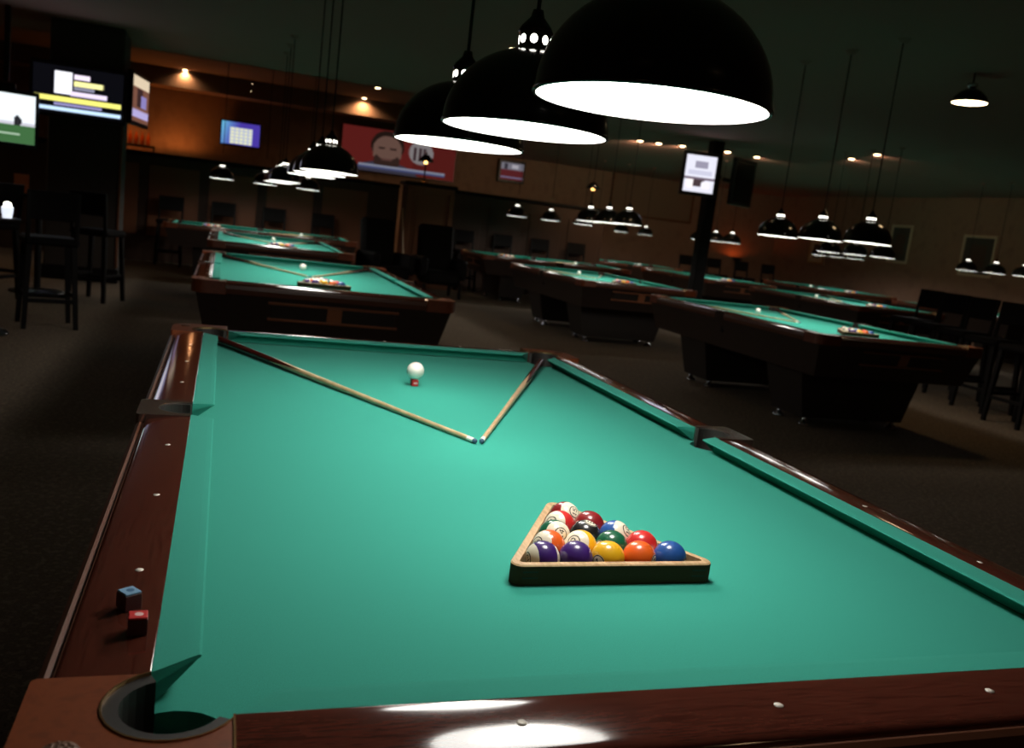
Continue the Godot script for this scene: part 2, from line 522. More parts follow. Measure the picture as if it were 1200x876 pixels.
func ball_material(n: int) -> StandardMaterial3D:
	if ball_cache.has(n): return ball_cache[n]
	var w := 384
	var h := 192
	var col: Color = BALL_COLORS[n if n < 9 else n - 8]
	var ivory := Color8(238, 228, 206)
	var im := Image.create(w, h, false, Image.FORMAT_RGB8)
	# solids carry the number on a small disc, stripes carry it on the white caps
	for y in h:
		var lat := PI * (y + 0.5) / h
		for x in w:
			var lon := TAU * (x + 0.5) / w
			var dx := absf(sin(lat) * sin(lon))
			im.set_pixel(x, y, ivory if n > 8 and dx > 0.56 else col)
	for cx in [w / 4, 3 * w / 4]:
		for y in range(h / 2 - 34, h / 2 + 35):
			for x in range(cx - 34, cx + 35):
				var d := Vector2(x - cx, y - h / 2.0).length()
				if d < 27.0: im.set_pixel(x, y, ivory)
				if d > 22.0 and d < 25.5: im.set_pixel(x, y, Color8(24, 20, 18))
		var txt := str(n)
		var px := 4 if txt.length() == 1 else 3
		var total := txt.length() * 6 * px - px
		for k in txt.length():
			var rows: Array = FONT[txt[k]]
			for r in 7:
				for c in 5:
					if rows[r][c] == "1":
						im.fill_rect(Rect2i(cx - total / 2 + (k * 6 + c) * px, h / 2 - 7 * px / 2 + r * px, px, px), Color8(24, 20, 18))
	var m := mat("ball_%d" % n, Color.WHITE, 0.08)
	m.albedo_texture = ImageTexture.create_from_image(im)
	m.clearcoat_enabled = true
	m.clearcoat = 0.5
	ball_cache[n] = m
	return m
func facing(d: Vector3, roll := 0.0) -> Basis:   # turns the printed number (local +X of the sphere map) towards d
	var x := d.normalized()
	var z := x.cross(Vector3.UP).normalized()
	return Basis(x, z.cross(x), z).orthonormalized().rotated(x, roll)
func put_ball(n: int, at: Vector3, bas: Basis, where: String, group: String) -> void:
	var big := BED
	var sm: Mesh = proto.ball
	var kind := ("%s ball %s" if n < 9 else "%s striped ball %s") % [BALL_WORDS[n if n < 9 else n - 8], NUMBER_WORDS[n]]
	var o := put_mesh("pool_ball", sm, ball_material(n), self, at)
	o.basis = bas
	tag(o, kind + " " + where, "ball", group)
func make_rack() -> Node3D:
	# origin at the bed, in the middle of the front row; apex towards -z
	var r := Node3D.new()
	r.name = numbered("ball_rack")
	r.set_meta("kindname", "ball_rack")
	add_child(r)
	var rb := BALL_R + 0.0006
	var zf := rb                                  # inner face of the front bar
	var h := rb + 8.0 * rb * 0.8660254 + 2.0 * rb  # height of the inner triangle
	var side := h / 0.8660254
	var round_poly := func(off: float, rad: float) -> PackedVector2Array:
		var hh := h + 3.0 * off
		var sd := hh / 0.8660254
		var v := [Vector2(-sd / 2, zf + off), Vector2(sd / 2, zf + off), Vector2(0, zf + off - hh)]
		var out := PackedVector2Array()
		var mid := Vector2(0, zf + off - hh / 3.0)
		var starts := [90.0 + 120.0, 90.0 - 0.0, -30.0]
		for i in 3:
			var c: Vector2 = v[i] + (mid - v[i]).normalized() * rad * 2.0
			var ang := rad_to_deg((v[i] - mid).angle())
			out.append_array(arc(c, rad, ang + 60.0, ang - 60.0, 6))
		return out
	var outer: PackedVector2Array = round_poly.call(0.0135, 0.017)
	var inner: PackedVector2Array = round_poly.call(0.0, 0.006)
	var st := mb()
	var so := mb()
	var y0 := 0.0005
	var y1 := 0.034
	var n := outer.size()
	var mid := Vector2(0, zf - h / 3.0)
	for i in n:
		var j := (i + 1) % n
		var o0 := Vector3(outer[i].x, 0, outer[i].y)
		var o1 := Vector3(outer[j].x, 0, outer[j].y)
		var i0 := Vector3(inner[i].x, 0, inner[i].y)
		var i1 := Vector3(inner[j].x, 0, inner[j].y)
		var u0 := Vector3(0, y0, 0)
		var u1 := Vector3(0, y1 - 0.002, 0)
		var u2 := Vector3(0, y1, 0)
		var b0 := o0.lerp(i0, 0.15)
		var b1 := o1.lerp(i1, 0.15)
		var c := (o0 + o1 + i0 + i1) / 4.0 + Vector3(0, y1 / 2, 0)
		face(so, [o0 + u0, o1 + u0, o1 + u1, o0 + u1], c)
		face(st, [o0 + u1, o1 + u1, b1 + u2, b0 + u2], c)
		face(st, [b0 + u2, b1 + u2, i1 + u2, i0 + u2], c)
		face(st, [i0 + u2, i1 + u2, i1 + u0, i0 + u0], c)
		face(st, [o0 + u0, i0 + u0, i1 + u0, o1 + u0], c)
	build("frame", st, M.rack_wood, r)
	build("shaded_outer_face", so, M.rack_outer_shaded, r)  # outward faces carry painted shade, top and inside stay light
	for s in [-1.0, 1.0]:
		for k in 2:
			box("corner_spline", Vector3(s * 0.150, 0.013 + k * 0.010, zf + 0.0132), Vector3(0.026, 0.003, 0.001), M.rack_joint, r, 0.0003)
	return r
func place_rack(tab: Dictionary, at: Vector3, turn: float, where: String) -> void:
	var label := "triangular wooden ball rack " + where
	var r: Node3D
	if not proto.has("rack"):
		r = make_rack()
		proto.rack = r
		r.position = at
		r.rotation.y = turn
	else:
		r = copy(proto.rack, at, turn)
	tag(r, label, "ball rack", "ball racks on the tables")
	var order := [[12, 4, 1, 5, 2], [13, 9, 6, 3], [14, 8, 10], [11, 7], [15]]
	# where each printed number points, as (right, up) seen from the player's end
	var look := {12: Vector2(-0.93, -0.05), 4: Vector2(0.1, -0.97), 1: Vector2(-0.67, -0.25), 5: Vector2(0.86, -0.22), 2: Vector2(0.72, -0.55), 13: Vector2(-0.75, 0.2), 9: Vector2(-0.5, 0.3), 6: Vector2(-0.83, -0.05), 3: Vector2(0.1, -0.95), 14: Vector2(0.35, 0.12), 8: Vector2(0.35, 0.86), 10: Vector2(0.75, 0.35), 11: Vector2(-0.62, 0.2), 7: Vector2(0.3, -0.9), 15: Vector2(0.62, 0.3)}
	var roll := {12: 0.9, 13: 0.6, 9: 0.7, 14: 1.2, 10: 0.9, 11: 1.3, 15: 0.9}
	var d := (BALL_R + 0.0004) * 2.0
	for row in 5:
		for k in order[row].size():
			var n: int = order[row][k]
			var loc := Vector3((k - (order[row].size() - 1) / 2.0) * d, BALL_R, -row * d * 0.8660254)
			var lk: Vector2 = look[n]
			var away := Basis.from_euler(Vector3(-0.36, -0.33, 0.1)) * Vector3(lk.x, lk.y, sqrt(maxf(0.0, 1.0 - lk.length_squared())))
			var bas := facing(away, roll.get(n, 0.4))
			put_ball(n, at + loc.rotated(Vector3.UP, turn), Basis(Vector3.UP, turn) * bas, where, "racked balls " + where)
func make_cue() -> Node3D:
	# lies along -y from tip (origin) ; built along +y and turned when placed
	var c := Node3D.new()
	c.name = numbered("pool_cue")
	c.set_meta("kindname", "pool_cue")
	add_child(c)
	lathed("tip", [Vector2(0.0, 0.0), Vector2(0.004, 0.0006), Vector2(0.006, 0.003), Vector2(0.0064, 0.010)], M.cue_tip, c, Vector3.ZERO, 16)
	lathed("ferrule", [Vector2(0.0064, 0.010), Vector2(0.0065, 0.034)], M.ferrule, c, Vector3.ZERO, 16)
	lathed("shaft", [Vector2(0.0065, 0.034), Vector2(0.0068, 0.30), Vector2(0.0095, 0.75), Vector2(0.0118, 1.02), Vector2(0.0124, 1.16)], M.maple, c, Vector3.ZERO, 20)
	var st := mb(true)
	var seg := 24
	var ring := func(base: float, amp: float, r0: float) -> Array:
		var out := []
		for k in seg + 1:
			var w := absf(fposmod(k * 4.0 / seg, 1.0) * 2.0 - 1.0)
			out.append([TAU * k / seg, base + amp * w, r0])
		return out
	var ra: Array = ring.call(0.86, 0.20, 0.0)
	for k in seg:
		for part in 4:
			var f := func(i: int, t: float) -> Vector3:
				var y: float = lerpf(ra[i][1], 1.455, t)
				var rr: float = lerpf(0.0106, 0.0148, clampf((y - 0.86) / 0.58, 0, 1)) + 0.0002
				return Vector3(cos(ra[i][0]) * rr, y, sin(ra[i][0]) * rr)
			var t0 := part / 4.0
			var t1 := (part + 1) / 4.0
			var p0: Vector3 = f.call(k, t0)
			var p1: Vector3 = f.call(k + 1, t0)
			var q0: Vector3 = f.call(k, t1)
			var q1: Vector3 = f.call(k + 1, t1)
			tri(st, p0, q1, p1); tri(st, p0, q0, q1)
	build("butt", st, M.butt, c)
	lathed("bumper", [Vector2(0.0150, 1.455), Vector2(0.0150, 1.466), Vector2(0.012, 1.476), Vector2(0.0, 1.477)], M.rubber, c, Vector3.ZERO, 16)
	return c
func place_cue(tip: Vector3, butt_way: Vector3, label: String) -> void:
	var c: Node3D
	if not proto.has("cue"):
		c = make_cue()
		proto.cue = c
	else:
		c = copy(proto.cue, Vector3.ZERO)
	var y := butt_way.normalized()
	var x := y.cross(Vector3.UP).normalized()
	c.transform = Transform3D(Basis(x, y, x.cross(y)), tip)
	tag(c, label, "pool cue", "cues crossed on the tables")
func place_cue_ball(at: Vector3, where: String) -> void:
	var o := put_mesh("cue_ball", proto.ball, M.cue_ball, self, at + Vector3(0, BALL_R, 0))
	tag(o, "white cue ball " + where, "ball", "cue balls")
func chalk(at: Vector3, turn: float, top: Material, paper: Material, label: String, dent: Material, mark := false) -> void:
	var o := thing("chalk_cube", label, "chalk", at, turn, "chalk cubes")
	box("wrapper", Vector3(0, 0.0095, 0), Vector3(0.0215, 0.019, 0.0215), paper, o, 0.0006)
	box("chalk_top", Vector3(0, 0.0204, 0), Vector3(0.0205, 0.0028, 0.0205), top, o, 0.0012)
	if mark:
		box("printed_mark", Vector3(0.001, 0.01, 0.0109), Vector3(0.013, 0.006, 0.0003), dent, o, 0.0001)
	else:
		lathed("worn_hollow", [Vector2(0.0058, 0.0), Vector2(0.004, 0.0002), Vector2(0.0, 0.0003)], dent, o, Vector3(0.001, 0.0217, 0), 14)

# ---------------------------------------------------------------- pendants
func make_pendant(power: float) -> Node3D:
	# origin at the middle of the shade's mouth
	var p := Node3D.new()
	p.name = numbered("dome_pendant")
	p.set_meta("kindname", "dome_pendant")
	add_child(p)
	var outer := []
	var inner := []
	for i in 13:
		var a := deg_to_rad(lerpf(2.0, 78.0, i / 12.0))
		outer.append(Vector2(0.193 * cos(a), 0.004 + 0.178 * sin(a)))
		inner.append(Vector2(0.188 * cos(a), 0.004 + 0.173 * sin(a)))
	var prof := [Vector2(0.189, 0.0), Vector2(0.195, 0.0), Vector2(0.1955, 0.005)]
	prof.append_array(outer)
	lathed("shade", prof, M.shade, p, Vector3.ZERO, 56)
	inner.reverse()
	var inp := []
	inp.append_array(inner)
	inp.append(Vector2(0.189, 0.0))
	lathed("shade_lining", inp, M.shade_white, p, Vector3.ZERO, 56)
	lathed("diffuser", [Vector2(0.0, 0.006), Vector2(0.10, 0.007), Vector2(0.187, 0.012)], M.diffuser, p, Vector3.ZERO, 56)
	var neck := lathed("neck", [Vector2(0.042, 0.176), Vector2(0.040, 0.182), Vector2(0.036, 0.186), Vector2(0.036, 0.214), Vector2(0.041, 0.218), Vector2(0.034, 0.232), Vector2(0.016, 0.252), Vector2(0.012, 0.268), Vector2(0.0, 0.270)], M.shade, p, Vector3.ZERO, 28)
	for k in 8:
		var a := TAU * (k + 0.5) / 8
		var st := mb(true)
		lathe(st, [Vector2(0.0085, 0.0), Vector2(0.0075, 0.0015), Vector2(0.0, 0.002)], 12, Vector3.ZERO, Basis(Vector3(0, 1.25, 0), Vector3(1, 0, 0), Vector3(0, 0, -1)))
		var vent := build("vent_opening", st, M.vent_glow, neck, Vector3(cos(a) * 0.0352, 0.200, sin(a) * 0.0352))
		vent.rotation.y = -a
	lathed("cord", [Vector2(0.005, 0.268), Vector2(0.005, CEIL - LAMP_Y - 0.02)], M.cord, p, Vector3.ZERO, 10)
	lathed("ceiling_canopy", [Vector2(0.0, CEIL - LAMP_Y - 0.035), Vector2(0.03, CEIL - LAMP_Y - 0.03), Vector2(0.06, CEIL - LAMP_Y - 0.001)], M.ceiling, p, Vector3.ZERO, 20)
	var l := SpotLight3D.new()
	l.name = "lamp_light"
	l.light_color = Color(1.0, 0.97, 0.92)
	l.light_energy = power
	l.light_size = 0.10
	l.spot_angle = 86.0
	l.spot_angle_attenuation = 0.35
	l.spot_range = 12.0
	l.spot_attenuation = 2.0
	l.shadow_enabled = true
	p.add_child(l)
	l.position = Vector3(0, -0.004, 0)
	l.rotation.x = -PI / 2
	return p

# ---------------------------------------------------------------- screens, chairs, small things
func screen_material(called: String, im: Image, energy: float) -> StandardMaterial3D:
	var m := mat(called, Color8(10, 10, 11), 0.5, 0.0, 0.15)
	var tx := ImageTexture.create_from_image(im)
	m.emission_enabled = true
	m.emission_operator = BaseMaterial3D.EMISSION_OP_MULTIPLY
	m.emission = Color.WHITE
	m.emission_texture = tx
	m.emission_energy_multiplier = energy
	return m
func fill_ellipse(im: Image, c: Vector2, r: Vector2, col: Color) -> void:
	for y in range(maxi(0, int(c.y - r.y)), mini(im.get_height(), int(c.y + r.y) + 1)):
		for x in range(maxi(0, int(c.x - r.x)), mini(im.get_width(), int(c.x + r.x) + 1)):
			if ((Vector2(x, y) - c) / r).length() < 1.0: im.set_pixel(x, y, col)
func soft(im: Image) -> Image:   # broadcast pictures have no hard pixels
	var s := im.get_size()
	im.resize(s.x / 3, s.y / 3, Image.INTERPOLATE_BILINEAR)
	im.resize(s.x * 2, s.y * 2, Image.INTERPOLATE_CUBIC)
	return im
func television(label: String, at: Vector3, w: float, h: float, basis_: Basis, m: Material, rim := 0.03, lit := 0.0, tint := Color.WHITE, arm := 0.0) -> Node3D:
	var t := thing("television", label, "television", at)
	t.basis = basis_
	box("casing", Vector3(0, 0, -0.035), Vector3(w + rim * 2, h + rim * 2.4, 0.07), M.tv_body, t, 0.008)
	var st := mb()
	var c := [Vector3(-w / 2, -h / 2, 0.002), Vector3(w / 2, -h / 2, 0.002), Vector3(w / 2, h / 2, 0.002), Vector3(-w / 2, h / 2, 0.002)]
	var uv := [Vector2(0, 1), Vector2(1, 1), Vector2(1, 0), Vector2(0, 0)]
	for k in [0, 2, 1, 0, 3, 2]:
		st.set_uv(uv[k])
		st.add_vertex(c[k])
	build("screen", st, m, t)
	box("wall_bracket", Vector3(0, 0, -0.11), Vector3(0.2, 0.2, 0.09), M.black_metal, t, 0.005)
	if arm != 0.0:
		box("swing_arm", Vector3(arm / 2, 0, -0.115), Vector3(absf(arm), 0.06, 0.05), M.black_metal, t, 0.005)
	if lit > 0.0:
		var l := AreaLight3D.new()
		l.name = "screen_light"
		l.area_size = Vector2(w, h)
		l.light_energy = lit
		l.light_color = tint
		l.area_range = 12.0
		l.shadow_enabled = true
		t.add_child(l)
		l.position = Vector3(0, 0, 0.012)
		l.rotation.y = PI
	return t
func make_stool() -> Node3D:
	var s := Node3D.new()
	s.name = numbered("bar_stool")
	s.set_meta("kindname", "bar_stool")
	add_child(s)
	box("seat", Vector3(0, 0.74, 0), Vector3(0.42, 0.07, 0.42), M.black_vinyl, s, 0.025)
	for sx in [-1.0, 1.0]:
		for sz in [-1.0, 1.0]:
			var st := mb()
			var hi := Vector3(sx * 0.17, 0.71, sz * 0.17)
			var lo := Vector3(sx * 0.20, 0.0, sz * 0.20)
			var a := []
			var b := []
			for q in [Vector2(-1, -1), Vector2(1, -1), Vector2(1, 1), Vector2(-1, 1)]:
				a.append(lo + Vector3(q.x * 0.018, 0, q.y * 0.018))
				b.append(hi + Vector3(q.x * 0.022, 0, q.y * 0.022))
			loft(st, a, b)
			build("leg", st, M.black_wood, s)
		box("stretcher", Vector3(sx * 0.188, 0.28, 0), Vector3(0.022, 0.035, 0.37), M.black_wood, s, 0.004)
		box("stretcher", Vector3(0, 0.24, sx * 0.188), Vector3(0.37, 0.035, 0.022), M.black_wood, s, 0.004)
		box("back_post", Vector3(sx * 0.185, 0.95, 0.205), Vector3(0.034, 0.42, 0.034), M.black_wood, s, 0.006, Basis(Vector3.RIGHT, 0.1))
	box("backrest", Vector3(0, 1.04, 0.215), Vector3(0.38, 0.24, 0.03), M.black_vinyl, s, 0.012, Basis(Vector3.RIGHT, 0.1))
	return s
func place_stool(x: float, z: float, turn: float, label: String, group: String, y := 0.0) -> void:
	var s: Node3D
	if not proto.has("stool"):
		s = make_stool()
		proto.stool = s
		s.position = Vector3(x, y, z)
		s.rotation.y = turn
	else:
		s = copy(proto.stool, Vector3(x, y, z), turn)
	tag(s, label, "chair", group)
func pub_table(at: Vector3, label: String, high := 1.06) -> void:
	var t := thing("pub_table", label, "table", at, 0.0, "tall pub tables")
	t.scale.y = high / 1.06
	lathed("table_top", [Vector2(0.0, 1.02), Vector2(0.33, 1.02), Vector2(0.35, 1.035), Vector2(0.35, 1.05), Vector2(0.34, 1.06), Vector2(0.0, 1.06)], M.black_wood, t, Vector3.ZERO, 36)
	lathed("post", [Vector2(0.035, 0.04), Vector2(0.035, 1.02)], M.black_metal, t, Vector3.ZERO, 16)
	lathed("base", [Vector2(0.0, 0.0), Vector2(0.28, 0.0), Vector2(0.27, 0.02), Vector2(0.05, 0.05), Vector2(0.0, 0.05)], M.black_metal, t, Vector3.ZERO, 32)
func downlight(at: Vector3, label: String, energy: float, tint := Color(1.0, 0.82, 0.6), size := 0.055, group := "recessed ceiling spots", angle := 62.0, aim := Vector3.DOWN) -> void:
	var d := thing("ceiling_spotlight", label, "ceiling light", at, 0.0, group)
	lathed("trim_ring", [Vector2(size, -0.004), Vector2(size + 0.022, -0.006), Vector2(size + 0.03, 0.0)], M.black_metal, d, Vector3.ZERO, 24)
	lathed("bulb_face", [Vector2(0.0, -0.016), Vector2(size * 0.6, -0.013), Vector2(size, -0.004)], M.downlight, d, Vector3.ZERO, 20)
	if energy > 0.0:
		var l := SpotLight3D.new()
		l.name = "spot_light"
		l.light_color = tint
		l.light_energy = energy
		l.light_size = 0.05
		l.spot_angle = angle
		l.spot_angle_attenuation = 0.8
		l.spot_range = 25.0
		l.spot_attenuation = 2.0
		l.shadow_enabled = true
		d.add_child(l)
		l.position = Vector3(0, -0.03, 0)
		l.basis = Basis.looking_at(aim, Vector3.RIGHT if absf(aim.normalized().y) > 0.9 else Vector3.UP)
func picture(label: String, at: Vector3, w: float, h: float, turn: float, frame: Material, mount: Material, pr_: Material) -> void:
	var p := thing("framed_picture", label, "picture", at, turn, "framed pictures on the side wall")
	for s in [-1.0, 1.0]:
		box("frame_bar", Vector3(s * (w / 2 - 0.03), 0, 0.02), Vector3(0.06, h, 0.04), frame, p, 0.008)
		box("frame_bar", Vector3(0, s * (h / 2 - 0.03), 0.02), Vector3(w - 0.12, 0.06, 0.04), frame, p, 0.008)
	box("mount", Vector3(0, 0, 0.008), Vector3(w - 0.12, h - 0.12, 0.012), mount, p, 0.001)
	box("print", Vector3(0, 0, 0.0155), Vector3(w * 0.46, h * 0.52, 0.003), pr_, p, 0.001)
func lantern(at: Vector3, label: String) -> void:
	# little shaded lamp on a stem, standing on a ledge
	var t := thing("shaded_ledge_lamp", label, "lamp", at, 0.0, "little shaded lamps")
	lathed("base", [Vector2(0.0, 0.0), Vector2(0.09, 0.0), Vector2(0.085, 0.02), Vector2(0.02, 0.04)], M.brass, t, Vector3.ZERO, 20)
	lathed("stem", [Vector2(0.014, 0.03), Vector2(0.014, 0.40)], M.black_metal, t, Vector3.ZERO, 12)
	lathed("shade", [Vector2(0.15, 0.40), Vector2(0.155, 0.40), Vector2(0.05, 0.52), Vector2(0.0, 0.53)], M.shade, t, Vector3.ZERO, 28)
	lathed("finial", [Vector2(0.0, 0.52), Vector2(0.025, 0.545), Vector2(0.0, 0.57)], M.brass, t, Vector3.ZERO, 12)
	lathed("bulb", [Vector2(0.0, 0.345), Vector2(0.03, 0.36), Vector2(0.035, 0.385), Vector2(0.0, 0.42)], M.warm_bulb, t, Vector3.ZERO, 14)
	var l := OmniLight3D.new()
	l.name = "bulb_light"
	l.light_color = Color(1.0, 0.62, 0.3)
	l.light_energy = 0.02
	l.light_size = 0.03
	l.omni_range = 10.0
	l.omni_attenuation = 2.0
	l.shadow_enabled = true
	t.add_child(l)
	l.position = Vector3(0, 0.38, 0)
func bottle(at: Vector3, m: Material, label: String) -> void:
	var b := lathed("bottle", [Vector2(0.0, 0.0), Vector2(0.04, 0.0), Vector2(0.042, 0.01), Vector2(0.042, 0.19), Vector2(0.016, 0.235), Vector2(0.014, 0.30), Vector2(0.0, 0.30)], m, self, at, 14)
	tag(b, label, "bottle", "bottles behind the bar")

# ================================================================ the scene
func _ready() -> void:
	# ---- camera
	var cam := Camera3D.new()
	cam.name = "camera"
	add_child(cam)
	cam.transform = Transform3D(cam_basis, cam_at)
	var lens := CameraAttributesPhysical.new()
	lens.frustum_focal_length = 12.0 * FOCAL / 438.0
	lens.frustum_near = 0.05
	lens.frustum_far = 120.0
	lens.frustum_focus_distance = 1.5
	lens.exposure_aperture = 5.6
	cam.attributes = lens
	cam.fov = rad_to_deg(2.0 * atan(438.0 / FOCAL))
	cam.current = true
	# ---- world: an enclosed room at night, exposure
	var we := WorldEnvironment.new()
	we.name = "world"
	var env := Environment.new()
	env.background_mode = Environment.BG_COLOR
	env.background_color = Color.BLACK
	env.tonemap_mode = Environment.TONE_MAPPER_LINEAR
	env.tonemap_exposure = 1.15
	env.sdfgi_enabled = true
	env.ssao_enabled = true
	env.ssil_enabled = true
	we.environment = env
	add_child(we)
	make_materials()
	var bs := SphereMesh.new()
	bs.radius = BALL_R
	bs.height = BALL_R * 2.0
	bs.radial_segments = 40
	bs.rings = 20
	proto.ball = bs

	# ---- general light of the hall: recessed ceiling spots (seen ones, plus unseen ones added as fill)
	var spot_w := 2.2
	# swivelling spots turned towards the brown walls
	for q in [[750, 165], [772, 168], [800, 171], [853, 178], [887, 184], [1028, 181], [998, 186], [857, 82]]:
		var aim := Vector3(0.1, -0.30, -1.0) if q[0] < 860 else Vector3(1.0, -0.42, -0.75)
		downlight(at_y(q[0], q[1], CEIL - 0.001), "small recessed spot in the dark ceiling over the side tables", spot_w * (0.8 if q[0] < 860 else 0.45), Color(1.0, 0.85, 0.68), 0.055, "recessed ceiling spots", 48.0, aim)
	for q in [[443, 103], [427, 115], [217, 82]]:
		downlight(at_y(q[0], q[1], HIGH - 0.001), "small recessed spot in the raised brown ceiling near the big screen", spot_w, Color(1.0, 0.8, 0.58), 0.055, "recessed ceiling spots", 75.0)
	for q in [[-6.0, 3.6, 0.2], [-2.4, 4.2, 0.12], [2.2, 4.2, 0.12], [6.5, 3.6, 0.12], [11.0, 2.5, 0.1], [-6.0, -1.5, 0.2], [-6.0, -7.0, 0.4], [11.4, -4.5, 0.12], [2.15, -7.2, 0.2], [-4.2, -11.2, 0.5]]:  # added fill lights with no visible fitting, to lift the dark hall
		downlight(Vector3(q[0], CEIL - 0.001, q[1]), "added unseen fill spot in the dark ceiling above the aisles between tables", spot_w * q[2] * 0.75, Color(1.0, 0.80, 0.60), 0.055, "recessed ceiling spots", 80.0)

	room()
	tables()
	walls_detail()
	seating()

func room() -> void:
	struct("floor", floor_st(), M.carpet, "dark grey brown carpet with a faint mottled pattern")
	var st := mb()
	bx(st, Vector3(3.0, CEIL + 0.1, -3.3), Vector3(25.0, 0.2, 17.0), 0.01)
	struct("ceiling", st, M.ceiling, "dark flat ceiling over the pool tables")
	st = mb()
	bx(st, Vector3(10.38, CEIL + 0.1, -16.5), Vector3(10.24, 0.2, 9.4), 0.01)
	struct("ceiling_far", st, M.ceiling, "dark flat ceiling over the far side tables")
	st = mb()
	bx(st, Vector3(-2.15, HIGH + 0.1, -16.6), Vector3(14.7, 0.2, 9.6), 0.01)
	struct("ceiling_raised", st, M.ceiling_high, "raised brown ceiling above the bar and screen")
	st = mb()
	bx(st, Vector3(-2.15, (HIGH + CEIL) / 2 + 0.1, -11.75), Vector3(14.7, HIGH - CEIL + 0.2, 0.1), 0.005)
	bx(st, Vector3(5.21, (HIGH + CEIL) / 2 + 0.1, -16.6), Vector3(0.1, HIGH - CEIL + 0.2, 9.6), 0.005)
	struct("trim_1", st, M.ceiling, "dark upstand where the ceiling steps up")
	var walls := [["wall_back", Vector3(3.0, 2.0, -21.1), Vector3(25.0, 4.4, 0.2), "brown painted back wall"], ["wall_right", Vector3(15.1, 2.0, -8.0), Vector3(0.2, 4.4, 27.0), "brown side wall with framed pictures"], ["wall_left", Vector3(-9.1, 2.0, -8.0), Vector3(0.2, 4.4, 27.0), "brown wall beyond the bar stools"], ["wall_front", Vector3(3.0, 2.0, 5.1), Vector3(25.0, 4.4, 0.2), "brown wall at the near end of the hall"]]
	for w in walls:
		st = mb()
		bx(st, w[1], w[2], 0.005)
		struct(w[0], st, M.wall_brown, w[3])
func floor_st() -> SurfaceTool:
	var st := mb()
	bx(st, Vector3(3.0, -0.1, -8.0), Vector3(25.0, 0.2, 27.0), 0.005)
	return st

